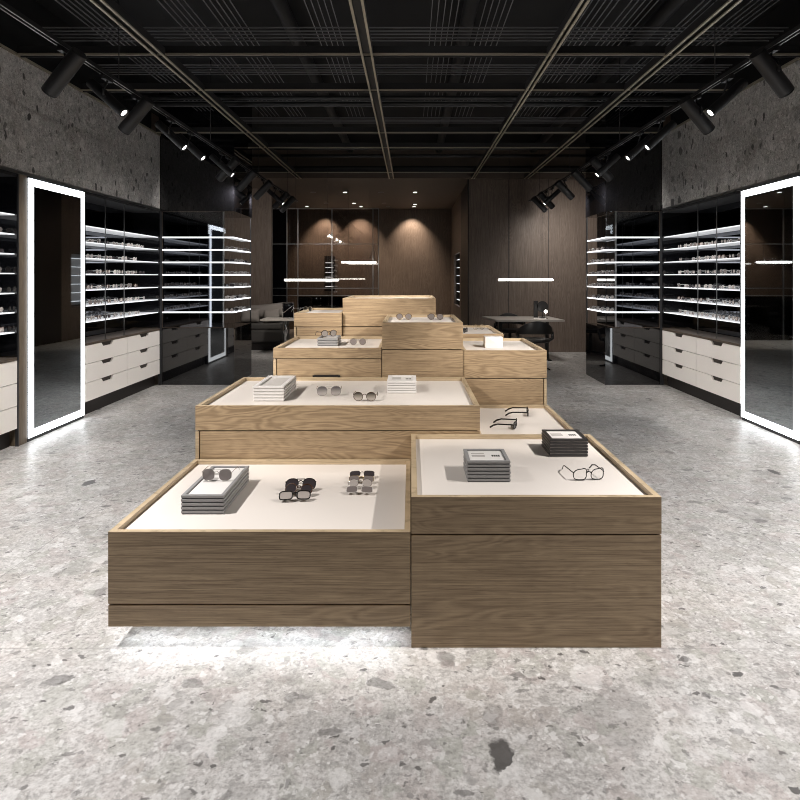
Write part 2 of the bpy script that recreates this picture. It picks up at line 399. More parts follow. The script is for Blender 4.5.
for xc in (-2.85, -2.0, -1.62, -.78, .29, .74, 1.62, 1.95, 2.55, 2.95):
    m = MB()
    for k in range(5): m.box(xc+(k-2)*.055-.003, xc+(k-2)*.055+.003, 2.0, 8.6, 3.80, 3.81)
    trim(m, 'rod', 'bundle of thin grey rods running to the back')
for yc in (4.6, 5.55, 6.5, 7.75, 8.6):
    m = MB()
    for k in range(5): m.box(-3.4, 3.4, yc+(k-2)*.075-.0035, yc+(k-2)*.075+.0035, 3.74, 3.75)
    trim(m, 'rod', 'bundle of thin grey rods running across')
# slab services: faint ducts
for x in (-1.2, .55, 2.4):
    trim(MB().tube([(x, .5, 4.0), (x, 11.8, 4.0)], .07, 10), 'duct')

# ------------------------------------------------------------------ lights
def aim(o, d):
    o.rotation_euler = Vector(d).to_track_quat('-Z', 'Y').to_euler()
def spot(loc, target, power, size=40, blend=.6, col=(1, .93, .85), rad=.035):
    l = bpy.data.lights.new('spot_lamp', 'SPOT'); l.energy = power; l.spot_size = math.radians(size); l.spot_blend = blend
    l.color = col; l.shadow_soft_size = rad
    o = bpy.data.objects.new('spot_lamp', l); COL.objects.link(o); o.location = loc
    aim(o, Vector(target)-Vector(loc)); return o

# ------------------------------------------------------------------ tracks and spotlights
TZ = 3.0
TX = {-1: -2.24, 1: 2.33}
for s, side in ((-1, 'left'), (1, 'right')):
    x = TX[s]
    t = thing('lighting_track', 'long thin black lighting track hanging near the %s wall' % side, 'lighting track', (x, 0, TZ), group=None)
    m = MB(); m.box(-.018, .018, .3, 11.8, 0, .006); m.box(-.018, -.013, .3, 11.8, -.022, 0); m.box(.013, .018, .3, 11.8, -.022, 0); m.box(-.003, .003, .3, 11.8, -.015, 0)
    m.build('rail', 'blackmetal', t)
    m = MB(); m.box(-.0185, -.0125, .3, 11.8, -.026, -.0225); m.box(.0125, .0185, .3, 11.8, -.026, -.0225); m.build('rail_edge', 'greyedge', t)
    for y in (2.5, 4.6, 6.7, 8.8, 10.9):
        MB().cyl((0, y, .006), (0, y, CZ-TZ), .004, 8).build('suspension_rod', 'blackmetal', t)
spots_def = [(3.88, 'W'), (4.42, 'T'), (4.9, 'W'), (5.6, 'T'), (6.1, 'T'), (7.1, 'T'), (7.35, 'W'), (8.2, 'W'), (9.1, 'W'), (9.9, 'T'), (10.35, 'W'), (10.9, 'W')]
def fixture(s, y, kind, label, tgt=None):
    x = TX[s]; z = TZ-.026
    root = thing('track_spotlight', label, 'spotlight', (x, y, z), group='spotlights on the ceiling tracks')
    if kind == 'W': d = Vector((s*.70, .25, -.64)).normalized()
    else: d = Vector((-s*.74, -.05, -.67)).normalized()
    c = Vector((0, 0, -.15))                       # pivot
    a = c - d*.17; b = c + d*.17; R = .052 if kind == 'W' else .038
    m = MB(); m.cyl(a, b, R, 24); m.build('body', 'blackmetal', root, bevel=.004)
    MB().box(-.016, .016, -.06, .06, -.028, 0).build('adapter', 'blackmetal', root)
    u = d.cross(Vector((0, 0, 1))).normalized()
    m = MB(); m.tube([(0, 0, -.028), (0, 0, -.05), c+u*(R+.008)+Vector((0, 0, .05)), c+u*(R+.008)], .007, 8)
    m.cyl(c+u*(R+.012), c+u*(R-.002), .012, 12); m.build('bracket', 'blackmetal', root)
    MB().cyl(b+d*.0012, b+d*.003, R*.66, 20).build('lamp_lens', 'spotled', root)
    MB().tube([b+d*.006+(u*math.cos(k*PI/10)+d.cross(u)*math.sin(k*PI/10))*R*.88 for k in range(20)], .006, 6, True).build('trim_ring', 'blackmetal', root)
    return Vector((x, y, z))+b+d*.02, d
for s, side in ((-1, 'left'), (1, 'right')):
    for i, (y, k) in enumerate(spots_def):
        how = 'aimed at the wall' if k == 'W' else 'aimed inwards'
        p, d = fixture(s, y, k, 'black cylinder spotlight %s, %s from the camera on the %s track' % (how, ORD[i], side))
        if k == 'W':
            spot(p, p+d+Vector((0, .6 if y > 8 else -.1, -.55 if y < 8 else 0)), 75 if y < 8 else 42, 88 if y < 8 else 135, 1.0, (1, .95, .9))
        else:
            if 5 < y < 8: spot(p, (-s*3.48, y+.9 if y < 7 else y+.4, .55), 185, 46, .9, (1, .95, .9))
            elif y > 9: spot(p, (s*2.1-.1, 11.0 if s > 0 else 11.8, .6), 110, 50, .8)
            else: spot(p, p+d, 60, 60, .8)
# key lamps on the same tracks, just above the picture; added unseen wall fill follows
spot((TX[-1], 2.25, 2.85), (-.62, 2.95, .45), 158, 36, .5)
spot((TX[-1], 1.85, 2.85), (-.45, 3.95, .75), 325, 34, .5)
spot((TX[1], 1.9, 2.85), (.50, 2.9, .58), 200, 36, .5)
spot((TX[1], 2.1, 2.85), (.72, 4.0, .55), 250, 34, .5)
spot((TX[-1], 2.9, 2.85), (-.75, 5.0, 1.0), 380, 30, .5)
spot((TX[1], 2.9, 2.85), (.45, 5.1, 1.05), 390, 30, .5)
spot((TX[1], 3.7, 2.85), (.6, 5.9, 1.0), 260, 24, .5)
spot((TX[-1], 3.6, 2.85), (-.4, 6.1, 1.25), 400, 28, .5)
for s in (-1, 1):
    spot((TX[-s], 3.4, 2.85), (s*WX, 5.6, 2.9), 55, 75, 1.0, (1, .96, .93))  # added unseen fill to lift the terrazzo bulkhead, no fixture
    spot((TX[-s], 5.6, 2.85), (s*WX, 7.6, 2.9), 45, 70, 1.0, (1, .96, .93))  # second added fill, farther along the same bulkhead, no fixture
    for y, p, tx, ty in ((2.415, 235, .8, .85), (2.2, 255, 2.4, 2.0), (3.3, 235, 2.7, 3.9)):
        spot((TX[s], y, 2.9), (s*tx, ty, 0), p, 95, .9, (1, .965, .94))

# ------------------------------------------------------------------ wall cabinets
SZ = [2.055, 1.882, 1.708, 1.536, 1.361, 1.19, 1.015]     # shelf heights
def drawer_face(m, s, y0, y1, z0, z1, notch=.13, nh=.042):
    """panel facing the room with a cut-out grip at its upper edge"""
    yc = (y0+y1)/2; g = .003
    y0 += g; y1 -= g; z0 += g; z1 -= g
    poly = [(y0, z0), (y1, z0), (y1, z1), (yc+notch, z1), (yc+notch-.035, z1-nh), (yc-notch+.035, z1-nh), (yc-notch, z1), (y0, z1)]
    m.prism(poly, 'x', s*WX, s*(WX+.02)); return m
def cabinet_bay(s, y0, y1, side, which, posts):
    root = thing('display_cabinet', 'recessed black %s wall shelving with seven white lit shelves, %s' % (side, which), 'display cabinet', (s*WX, y0, 0.80))
    def P(mb, name, mat, **k): return local(mb, (s*WX, y0, .80)).build(name, mat, root, **k)
    P(bx(s*(WX+.36), s*(WX+.38), y0+.01, y1-.01, .80, 2.415), 'back_panel', 'darkmirror')
    for yy in (y0+.001, y1-.021):
        P(bx(s*(WX+.0), s*(WX+.36), yy, yy+.02, .80, 2.415), 'side_panel', 'blackgloss')
    P(bx(s*(WX-.004), s*(WX+.36), y0+.022, y1-.022, .765, .79), 'countertop', 'counter')
    P(bx(s*(WX+.0), s*(WX+.36), y0+.022, y1-.022, 2.385, 2.415), 'top_panel', 'black')
    for z in SZ:
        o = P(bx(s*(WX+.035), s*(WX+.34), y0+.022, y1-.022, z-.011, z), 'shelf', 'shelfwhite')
        q = local(bx(s*(WX+.018), s*(WX+.0345), y0+.022, y1-.022, z-.0095, z-.0005), (s*WX, y0, .80)).build('light_strip', 'ledbay', o)
    for yy in posts:
        P(bx(s*(WX+.006), s*(WX+.014), yy-.004, yy+.004, .79, 2.385), 'door_edge', 'greyedge')
    P(bx(s*(WX-.008), s*(WX+.02), y1-.009, y1+.0, .0, 2.41), 'edge_post', 'darkedge')
    return root
def drawer_unit(s, y0, y1, ncol, side, which):
    root = thing('drawer_cabinet', 'cream %s wall drawer cabinet under the lit shelves, %s' % (side, which), 'drawer cabinet', (s*WX, y0, 0))
    def P(mb, name, mat, par=root, **k): return local(mb, (s*WX, y0, 0)).build(name, mat, par, **k)
    P(bx(s*(WX+.022), s*(WX+.40), y0+.01, y1-.01, .155, .76), 'carcass', 'notch')
    P(bx(s*(WX+.07), s*(WX+.38), y0+.01, y1-.01, 0, .153), 'plinth', 'kick')
    w = (y1-y0-.02)/ncol
    for c in range(ncol):
        for r in range(3):
            za = .158+r*.202
            m = MB(); drawer_face(m, s, y0+.01+c*w, y0+.01+(c+1)*w, za, za+.202)
            P(m, 'drawer', 'drawer', bevel=.0015)
for s, side in ((-1, 'left'), (1, 'right')):
    MY0, MY1 = (5.45, 6.375) if s < 0 else (5.375, 6.305)
    cabinet_bay(s, MY1+.02, YB, side, 'between mirror and corner', (6.85, 7.30))
    drawer_unit(s, MY1+.02, YB, 2, side, 'between mirror and corner')
    cabinet_bay(s, 3.4, MY0-.135, side, 'nearest the camera', ())
    drawer_unit(s, 3.4, MY0-.135, 2, side, 'nearest the camera')
    # timber post between the near bay and the mirror
    o = bx(s*(WX-.0), s*(WX+.4), MY0-.13, MY0-.012, 0, 2.415).build('trim_%d' % tn, 'wood_post'); tn += 1
    struct(o, 'timber post beside the lit mirror')
    # mirror
    t = thing('lit_mirror', 'tall tinted mirror in a glowing white frame on the %s wall' % side, 'mirror', (s*WX, MY0, 0))
    a, b, z0, z1, w = MY0, MY1, .035, 2.40, .068
    def P(mb, name, mat): return local(mb, (s*WX, MY0, 0)).build(name, mat, t)
    P(bx(s*(WX+.0), s*(WX+.06), a-.005, b+.005, .0, z1+.008), 'backing', 'blackmetal')
    m = MB(); m.box(s*(WX-.012), s*(WX-.001), a, b, z0, z0+w); m.box(s*(WX-.012), s*(WX-.001), a, b, z1-w, z1)
    m.box(s*(WX-.012), s*(WX-.001), a, a+w, z0+w, z1-w); m.box(s*(WX-.012), s*(WX-.001), b-w, b, z0+w, z1-w)
    P(m, 'light_frame', 'led')
    P(bx(s*(WX-.011), s*(WX-.002), a+w+.001, b-w-.001, z0+w+.001, z1-w-.001), 'mirror_glass', 'mirror')
    # soft area lamp that stands for the backlit frame's own output is not needed: the frame emits

# ------------------------------------------------------------------ glass showcases at the ends of the shelving walls
def showcase(s, side):
    xo = XL if s < 0 else XR; xw = s*(WX-.03)
    XM = xo + s*.15
    root = thing('corner_showcase', 'glossy black %s corner showcase with seven glowing white shelves' % side, 'showcase', (xo, YB, 0))
    def P(mb, name, mat, par=root, **k): return local(mb, (xo, YB, 0)).build(name, mat, par, **k)
    P(bx(xo, s*(WX-.02), YB+.02, 9.25, 0, .79), 'base_cabinet', 'blackgloss')
    P(bx(XM, s*(WX-.02), YB+.05, YB+.07, .80, 2.41), 'mirror_panel', 'darkmirror')
    P(bx(s*(WX-.018), s*(WX-.0), YB+.002, YB+.03, .0, 2.41), 'edge_post', 'darkedge')
    P(bx(XM-.009, XM+.009, YB+.026, YB+.048, .80, 2.41), 'corner_post', 'greyedge')
    if s > 0: P(bx(XM+.002, XM+.02, YB+.07, 9.2, .80, 2.41), 'side_panel', 'darkmirror')
    P(bx(xo-s*-.0, xo+s*.012, 9.21, 9.23, .80, 2.41), 'corner_post', 'darkedge')
    P(bx(xo+s*.004, s*(WX-.032), YB+.012, YB+.018, 2.10, 2.41), 'glass_panel', 'glass')
    for z in SZ:
        poly = [(xw, YB+.012), (xo, YB+.012), (xo, 9.22), (XM-s*.0, 9.22), (XM, YB+.048), (xw, YB+.048)]
        # L-shaped shelf: strip before the mirror, arm running back along the side
        poly = [(xw, YB+.014), (xo+s*.008, YB+.014), (xo+s*.008, 9.205), (XM-s*.004, 9.205), (XM-s*.004, YB+.046), (xw, YB+.046)]
        m = MB(); m.prism(poly, 'z', z-.011, z); o = P(m, 'shelf', 'shelfwhite')
        m = MB(); m.box(xw, xo, YB+.002, YB+.013, z-.014, z+.003); m.box(xo, xo+s*.0075, YB+.013, 9.20, z-.014, z+.003)
        P(m, 'light_strip', 'ledshelf', o)
showcase(-1, 'left'); showcase(1, 'right')

# ------------------------------------------------------------------ eyewear
def outline(style, w, h, n=22, sd_=1):
    pts = []
    for k in range(n):
        a = 2*PI*k/n; c, s_ = math.cos(a), math.sin(a)
        e = {'round': 2.0, 'rect': 3.6, 'aviator': 2.3, 'cat': 3.4}[style]
        x = math.copysign(abs(c)**(2/e), c)*w/2; z = math.copysign(abs(s_)**(2/e), s_)*h/2
        if style == 'aviator': z -= .10*h*(1 if s_ < 0 else 0)*abs(c) - .0; x *= (1-.16*max(0, -s_))
        if style == 'cat': z += .20*h*(c*sd_ if s_ > 0 else 0); x *= (1-.10*max(0, -s_))
        pts.append((x, z))
    return pts
def glasses_mb(style, rim=.0016, nseg=22, tubn=6):
    """returns (frame, [lens, lens], [temple, temple]) with the front facing -Y"""
    w, h = {'round': (.049, .046), 'rect': (.054, .036), 'aviator': (.056, .050), 'cat': (.054, .043)}[style]
    fr = MB(); lens = []; temps = []
    zc = h/2+.003
    for sd in (-1, 1):
        pts = outline(style, w, h, nseg, sd); cx = sd*(w/2+.0095)
        P3 = [(cx+sd*x, .004*(abs(x*sd+cx)/.06)**2, zc+z) for x, z in pts]
        fr.tube(P3, rim, tubn, True, 0)
        m = MB(); n = len(P3); a = [(p[0], p[1]-.0006, p[2]) for p in P3]; b = [(p[0], p[1]+.0006, p[2]) for p in P3]
        m.add(a+b, [tuple(range(n)), tuple(range(2*n-1, n-1, -1))]+[(i, i+n, (i+1) % n+n, (i+1) % n) for i in range(n)]); lens.append(m)
        hx = sd*(w+.0115); hz = zc+h*.22
        t = MB(); t.tube([(hx, .004, hz), (hx+sd*.001, .02, hz), (hx+sd*.001, .095, hz-.002), (hx-sd*.002, .12, hz-.010), (hx-sd*.005, .142, .004)], [rim*1.1, rim*1.2, rim*1.3, rim*1.6, rim*1.5], tubn, False, 0, .7)
        temps.append(t)
        fr.tube([(sd*(w+.0085), .004, hz), (hx, .004, hz)], rim*1.2, tubn)
    fr.tube([(-.0105, 0, zc+h*.16), (-.004, -.001, zc+h*.28), (.004, -.001, zc+h*.28), (.0105, 0, zc+h*.16)], rim*1.1, tubn)
    if style == 'aviator': fr.tube([(-.018, 0, zc+h*.44), (.018, 0, zc+h*.44)], rim, tubn)
    return fr, lens, temps
def fold(fr, ls, ts, ang):
    # temples folded behind the front, the whole pair lying back
    for i, t in enumerate(ts):
        out = []
        for x, y, z in t.v:
            sd = -1 if i == 0 else 1
            hx = sd*.064
            ln = max(0, y-.006)
            out.append((hx-sd*ln*.88 + (x-hx)*.1, .008+.005*i+(x-hx)*sd*.3, z*.35+.024 if ln < .1 else z*.6+.012))
        t.v = out
    R_ = Matrix.Rotation(-ang, 4, 'X')
    for m in [fr]+ls+ts: m.v = [tuple(R_ @ Vector(p) + Vector((0, 0, .012*math.sin(ang)+.003))) for p in m.v]
def eyewear(name, label, loc, rz, style, frame, lens, rim=.0016, tilt=0, group=None, sc=1.08, folded=0):
    cat = 'sunglasses' if name == 'sunglasses' else 'glasses'
    root = thing(name, label, cat, loc, rz, group)
    root.rotation_euler = (tilt, 0, rz); root.scale = (sc,)*3
    fr, ls, ts = glasses_mb(style, rim)
    if folded: fold(fr, ls, ts, folded)
    fr.build('frame', frame, root)
    for l in ls: l.build('lens', lens, root)
    for t in ts: t.build('temple', frame, root)
    return root
PZ = {'A': .446, 'B': .587, 'C': .746, 'D': .5395, 'E': .935, 'F': 1.143, 'G': .971, 'H': .956, 'I': 1.159, 'J': 1.287}

# ------------------------------------------------------------------ display tables
def table(letter, label, x0, x1, y0, y1, top, seam, bottom, strips=(), mat='oak', base_in=0.0, plinth=False, grip=None):
    loc = ((x0+x1)/2, (y0+y1)/2, 0)
    root = thing('display_table', label, 'display table', loc, group='stepped oak display tables')
    g = .0015; x0 += g; x1 -= g; y0 += g; y1 -= g
    def P(mb, name, m_, par=root, **k): return local(mb, loc).build(name, m_, par, **k)
    rt = .024; pz = top-.022
    m = MB()
    # upper box: four mitred sides
    z0 = seam+.004
    for (a, b) in (((x0, y0), (x1, y0)), ((x1, y0), (x1, y1)), ((x1, y1), (x0, y1)), ((x0, y1), (x0, y0))):
        ix = lambda q: (min(max(q[0], x0+rt), x1-rt), min(max(q[1], y0+rt), y1-rt))
        pa, pb = ix(a), ix(b)
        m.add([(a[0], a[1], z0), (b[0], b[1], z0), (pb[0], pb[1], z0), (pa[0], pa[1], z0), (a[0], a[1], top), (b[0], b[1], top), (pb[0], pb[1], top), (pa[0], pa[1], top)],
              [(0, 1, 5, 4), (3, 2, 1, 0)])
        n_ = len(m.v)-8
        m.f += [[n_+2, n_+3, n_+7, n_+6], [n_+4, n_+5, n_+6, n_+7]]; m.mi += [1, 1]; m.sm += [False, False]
    P(m, 'tray_rim', [mat, 'oak_rim_lit'])  # top and inner faces take the paler oak, painted as if lit
    P(bx(x0+rt+.001, x1-rt-.001, y0+rt+.001, y1-rt-.001, max(z0+.001, pz-.05), pz), 'display_pad', 'pad')
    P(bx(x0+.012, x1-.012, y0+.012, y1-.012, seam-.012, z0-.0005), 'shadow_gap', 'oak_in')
    if plinth:
        P(bx(x0, x1, y0, y1, bottom, seam-.003), 'base_drawer', mat, bevel=.0015)
        P(bx(x0+.40, x1-.02, y0+.50, y1-.02, 0, bottom-.001), 'recessed_foot', 'kick')
        P(bx(x0+.04, x1-.03, y0+.05, y0+.07, bottom-.009, bottom-.0012), 'light_strip', 'ledstrong')
    else:
        # carcass with an inset drawer front
        m = MB(); 
        if base_in > 0:
            sl, sr = strips
            m.box(x0, x1, y0+.02, y1, bottom, seam-.013)
            if sl: m.box(x0, x0+.020, y0, y0+.02, bottom, seam-.003)
            if sr: m.box(x1-.020, x1, y0, y0+.02, bottom, seam-.003)
            P(m, 'base_cabinet', 'oak_rim_lit', bevel=.001)
            P(bx(x0+(.026 if sl else 0), x1-(.026 if sr else 0), y0+.001, y0+.019, bottom, seam-.003), 'drawer', mat, bevel=.0015)
        else:
            P(bx(x0, x1, y0, y1, bottom, seam-.003), 'base_cabinet', mat, bevel=.0015)
    if grip:
        gx, gz = grip
        m = MB(); m.box(gx-.09, gx+.09, y0-.012, y0-.001, gz, gz+.014); m.box(gx-.10, gx-.085, y0-.016, y0-.001, gz-.004, gz+.01); m.box(gx+.085, gx+.10, y0-.016, y0-.001, gz-.004, gz+.01)
        P(m, 'grip', 'kick')
    return root
table('A', 'low oak display table at the front left, floating over a light strip', -1.227, -.001, 2.426, 3.395, .469, .174, .085, plinth=True)
table('B', 'oak display table at the front right with grey and black tray stacks', 0, 1.015, 2.426, 3.40, .610, .457, 0)
table('C', 'wide oak display table behind the front left one, with two white tray stacks', -1.224, .392, 3.40, 4.378, .769, .627, 0, (True, False), base_in=1)
table('D', 'low oak display table on the right holding two pairs of black glasses', .397, 1.005, 3.41, 4.41, .562, .43, 0)
table('E', 'oak display table at the right rear with a white riser', .385, 1.002, 4.42, 5.325, .9585, .752, 0, (False, True), base_in=1)
table('F', 'tall narrow oak display table in the middle with two round sunglasses', -.213, .382, 4.40, 5.33, 1.166, .966, 0)
table('G', 'small oak display table farthest back on the right', .225, .825, 5.335, 6.30, .994, .90, 0, (False, True), base_in=1)
table('H', 'oak display table at mid left with a short grey tray stack', -1.012, -.216, 4.40, 5.29, .979, .899, 0, (True, False), base_in=1, grip=(-.62, .770))
table('I', 'oak display table at the far left, one step above the grey trays', -1.035, -.612, 5.30, 6.2, 1.182, 1.058, 0, (True, False), base_in=1)
table('J', 'tallest oak display table at the very back of the group', -.609, .222, 5.335, 6.2, 1.310, 1.058, 0)

# ------------------------------------------------------------------ tray stacks
def tray_obj(loc, w, d, h, mat, label, group, rim=.016, top=False):
    if mat == 'traywhite': rim = .024
    root = thing('display_tray', label, 'tray', loc, group=group)
    x, y = w/2, d/2
    m = MB(); m.box(-x, x, -y, -y+rim, h*.30, h); m.box(-x, x, y-rim, y, h*.30, h); m.box(-x, -x+rim, -y+rim, y-rim, h*.30, h); m.box(x-rim, x, -y+rim, y-rim, h*.30, h)
    m.build('tray_frame', mat, root, bevel=.0012)
    bx(-x+.004, x-.004, -y+.004, y-.004, 0, h*.30-.0003).build('tray_foot', {'traygrey': 'traygap', 'traywhite': 'greyprint', 'trayblack': 'greyprint'}[mat], root)
    bx(-x+rim+.0005, x-rim-.0005, -y+rim+.0005, y-rim-.0005, h*.30, h*(.34 if mat == 'traywhite' else .45)).build('tray_lining', 'trayin', root)
    return root
def stack(x0, x1, y0, y1, z, n, h, mat, colour, where, group):
    for k in range(n):
        pos = 'topmost' if k == n-1 else ('lowest' if k == 0 else ORD[k]+' from the bottom')
        jx = random.uniform(-.0012, .0012)
        tray_obj(((x0+x1)/2+jx, (y0+y1)/2, z+.0005+k*h), x1-x0, y1-y0, h-.0006, mat, '%s display tray, %s in the stack %s' % (colour, pos, where), group)
stack(-1.02, -.83, 2.66, 3.08, PZ['A'], 5, .0172, 'traygrey', 'grey', 'on the front left table', 'long grey trays')
stack(.25, .443, 2.665, 2.86, PZ['B'], 6, .0158, 'traygrey', 'grey', 'on the front right table', 'square grey trays')
stack(.703, .896, 3.035, 3.23, PZ['B'], 6, .0155, 'trayblack', 'black', 'on the front right table', 'black trays')
stack(-.956, -.77, 3.63, 4.03, PZ['C'], 5, .0185, 'traywhite', 'white', 'left on the wide table', 'long white trays')
stack(-.155, .035, 3.88, 4.12, PZ['C'], 5, .0160, 'traywhite', 'white', 'right on the wide table', 'short white trays')
stack(-.737, -.575, 4.71, 4.95, PZ['H'], 3, .0215, 'traygrey', 'grey', 'on the mid left table', 'small grey trays')
def card(cx, cy, z, w, d, label, dark=True):
    root = thing('printed_card', label, 'card', (cx, cy, z))
    bx(-w/2, w/2, -d/2, d/2, 0, .0015).build('card_sheet', 'card', root)
    m = MB(); m.box(-w*.42, -w*.04, -d*.05, d*.12, .0017, .0021); m.box(-w*.42, -w*.04, d*.22, d*.30, .0017, .0021); m.build('grey_print', 'greyprint', root)
    if dark:
        m = MB()
        for k in range(4): m.box(w*(.16+.062*k), w*(.16+.062*k+.045), -d*.04, d*.12, .0017, .0022)
        m.build('dark_print', 'ink', root)
card(.3465, 2.762, PZ['B']+5*.0158+.0076, .158, .160, 'white printed card in the top grey tray, front right table')
card(.7995, 3.132, PZ['B']+5*.0155+.0076, .158, .160, 'white printed card in the top black tray')
card(-.925, 2.87, PZ['A']+4*.0172+.0084, .155, .385, 'pale printed card under the sunglasses in the long grey tray', False)
card(-.06, 4.0, PZ['C']+4*.016+.0080, .155, .205, 'white card in the top tray of the short white stack')
# riser on the right rear table
t = thing('display_riser', 'small clear and white riser on the right rear table', 'display riser', (.66, 4.83, PZ['E']+.0005))
m = MB(); m.box(-.07, .07, -.06, .06, .08, .086); m.build('riser_top', 'traywhite', t, bevel=.001)
m = MB(); m.box(-.07, .07, -.06, .06, 0, .004); m.build('riser_base', 'traywhite', t)
for sx in (-1, 1): bx(sx*.07, sx*.064, -.06, .06, .004, .08).build('riser_side', 'traywhite', t)
bx(-.063, .063, -.06, -.054, .004, .08).build('riser_front', 'traywhite', t)

# ------------------------------------------------------------------ eyewear on the tables
def px(x, Y): return (x-411)/600*Y
SG = 'sunglasses'; EG = 'eyeglasses'
eyewear(SG, 'grey aviator sunglasses lying on top of the long grey tray stack', (-.926, 2.86, PZ['A']+4*.0172+.0125), 0, 'aviator', 'fr_silver', 'ln_mid', .0012, sc=1.07)
za = PZ['A']+.001
eyewear(SG, 'large dark sunglasses, rearmost of the black trio on the front left table', (px(300, 2.93), 2.93, za), .05, 'aviator', 'fr_black', 'ln_dark', .0022, group='black trio of sunglasses', folded=.75, sc=1.12)
eyewear(SG, 'tortoiseshell sunglasses in the middle of the black trio, front left table', (px(297, 2.85), 2.865, za), -.08, 'round', 'fr_tort', 'ln_dark', .0026, group='black trio of sunglasses', folded=.75, sc=1.12)
eyewear(EG, 'thick black clear-lensed glasses at the front of the black trio', (px(294, 2.79), 2.80, za), .1, 'rect', 'fr_black', 'ln_light', .0028, group='black trio of sunglasses', folded=.75, sc=1.12)
for k, (xx, yy, st, f, l, lab) in enumerate((
        (362, 3.12, 'rect', 'fr_silver', 'ln_dark', 'narrow dark sunglasses, rearmost of the thin-framed row on the front left table'),
        (361, 3.045, 'rect', 'fr_gold', 'ln_mid', 'brown sunglasses, second from the back of the thin-framed row'),
        (360, 2.965, 'round', 'fr_silver', 'ln_light', 'pale round glasses, third from the back of the thin-framed row'),
        (359, 2.89, 'rect', 'fr_clear', 'ln_mid', 'grey-lensed glasses at the front of the thin-framed row'))):
    eyewear(SG if k < 2 else EG, lab, (px(xx, yy), yy, za), .04*(-1)**k, st, f, l, .0012, group='thin-framed row of glasses', folded=.95, sc=1.0)
zb = PZ['B']+.001
def clearglasses(label, loc, rz, style, frame, rim=.0016):
    root = thing('eyeglasses', label, 'glasses', loc, rz); root.scale = (1.1,)*3
    fr, ls, ts = glasses_mb(style, rim)
    fr.build('frame', frame, root)
    for l in ls: l.build('lens', 'glass', root)
    for t in ts: t.build('temple', frame, root)
clearglasses('thin black cat-eye glasses lying open at the right of the front table', (.797, 2.69, zb), .10, 'cat', 'fr_black', .0020)
zc = PZ['C']+.001
eyewear(SG, 'grey gradient sunglasses, left pair on the wide table', (px(329, 3.80), 3.80, zc), .1, 'aviator', 'fr_silver', 'ln_gradgrey', .0012, sc=1.15)
eyewear(SG, 'brown gradient sunglasses, right pair on the wide table', (px(364.5, 3.62), 3.63, zc), -.03, 'round', 'fr_tort', 'ln_grad', .0016, sc=1.15)
zd = PZ['D']+.001
clearglasses('black glasses with temples to the left, rear pair on the low right table', (.815, 4.18, zd), PI/2-.15, 'rect', 'fr_black', .0034)
clearglasses('black glasses with temples to the left, front pair on the low right table', (.67, 3.83, zd), PI/2-.3, 'rect', 'fr_black', .0034)
zf = PZ['F']+.001
eyewear(SG, 'round olive sunglasses, left pair on the tall middle table', (-.058, 4.97, zf), 0, 'round', 'fr_gold', 'ln_mid', .0015)
eyewear(SG, 'round olive sunglasses, right pair on the tall middle table', (.204, 4.97, zf), 0, 'round', 'fr_tort', 'ln_mid', .0015)
zh = PZ['H']+.001
eyewear(SG, 'grey round sunglasses beside the short grey tray stack', (px(358, 4.77), 4.77, zh), 0, 'round', 'fr_silver', 'ln_mid', .0015)
eyewear(EG, 'dark glasses standing on top of the short grey tray stack', (-.655, 4.80, PZ['H']+3*.0215+.001), .5, 'round', 'fr_black', 'ln_light', .002)
clearglasses('small black glasses at the left of the farthest right table', (px(466, 5.7), 5.7, PZ['G']+.001), 1.2, 'rect', 'fr_black', .002)
clearglasses('thin glasses at the back of the farthest right table', (px(479, 6.0), 6.0, PZ['G']+.001), .4, 'round', 'fr_gold', .0013)
clearglasses('thin glasses on the far left table', (px(308, 5.85), 5.85, PZ['I']+.001), 1.1, 'round', 'fr_silver', .0016)

# ------------------------------------------------------------------ eyewear on the lit shelves: one mesh each, copies share it
protos = []
for st, f, l, r in (('round', 'fr_black', 'ln_light', .0028), ('rect', 'fr_black', 'ln_dark', .003), ('aviator', 'fr_silver', 'ln_mid', .0024),
                    ('cat', 'fr_clear', 'ln_light', .003), ('rect', 'fr_clear', 'ln_mid', .003), ('round', 'fr_silver', 'ln_light', .0024), ('cat', 'fr_tort', 'ln_light', .003)):
    fr, ls, ts = glasses_mb(st, r, 14, 4)
    for x in ts: fr.add(x.v, x.f, 0, True)
    for x in ls: fr.add(x.v, x.f, 1, False)
    me_o = fr.build('eyeglasses', [f, l]); me_o.hide_render = False
    protos.append((me_o, {'fr_black': 'black', 'fr_silver': 'silver', 'fr_clear': 'pale', 'fr_tort': 'brown'}[f]))
used = set()
def put(i, loc, rz, label, group):
    p, colr = protos[i]
    if i in used: o = p.copy(); COL.objects.link(o)
    else: o = p; used.add(i)
    o.location = loc; o.rotation_euler = (0, 0, rz)
    tag(o, label % colr, 'glasses', group)
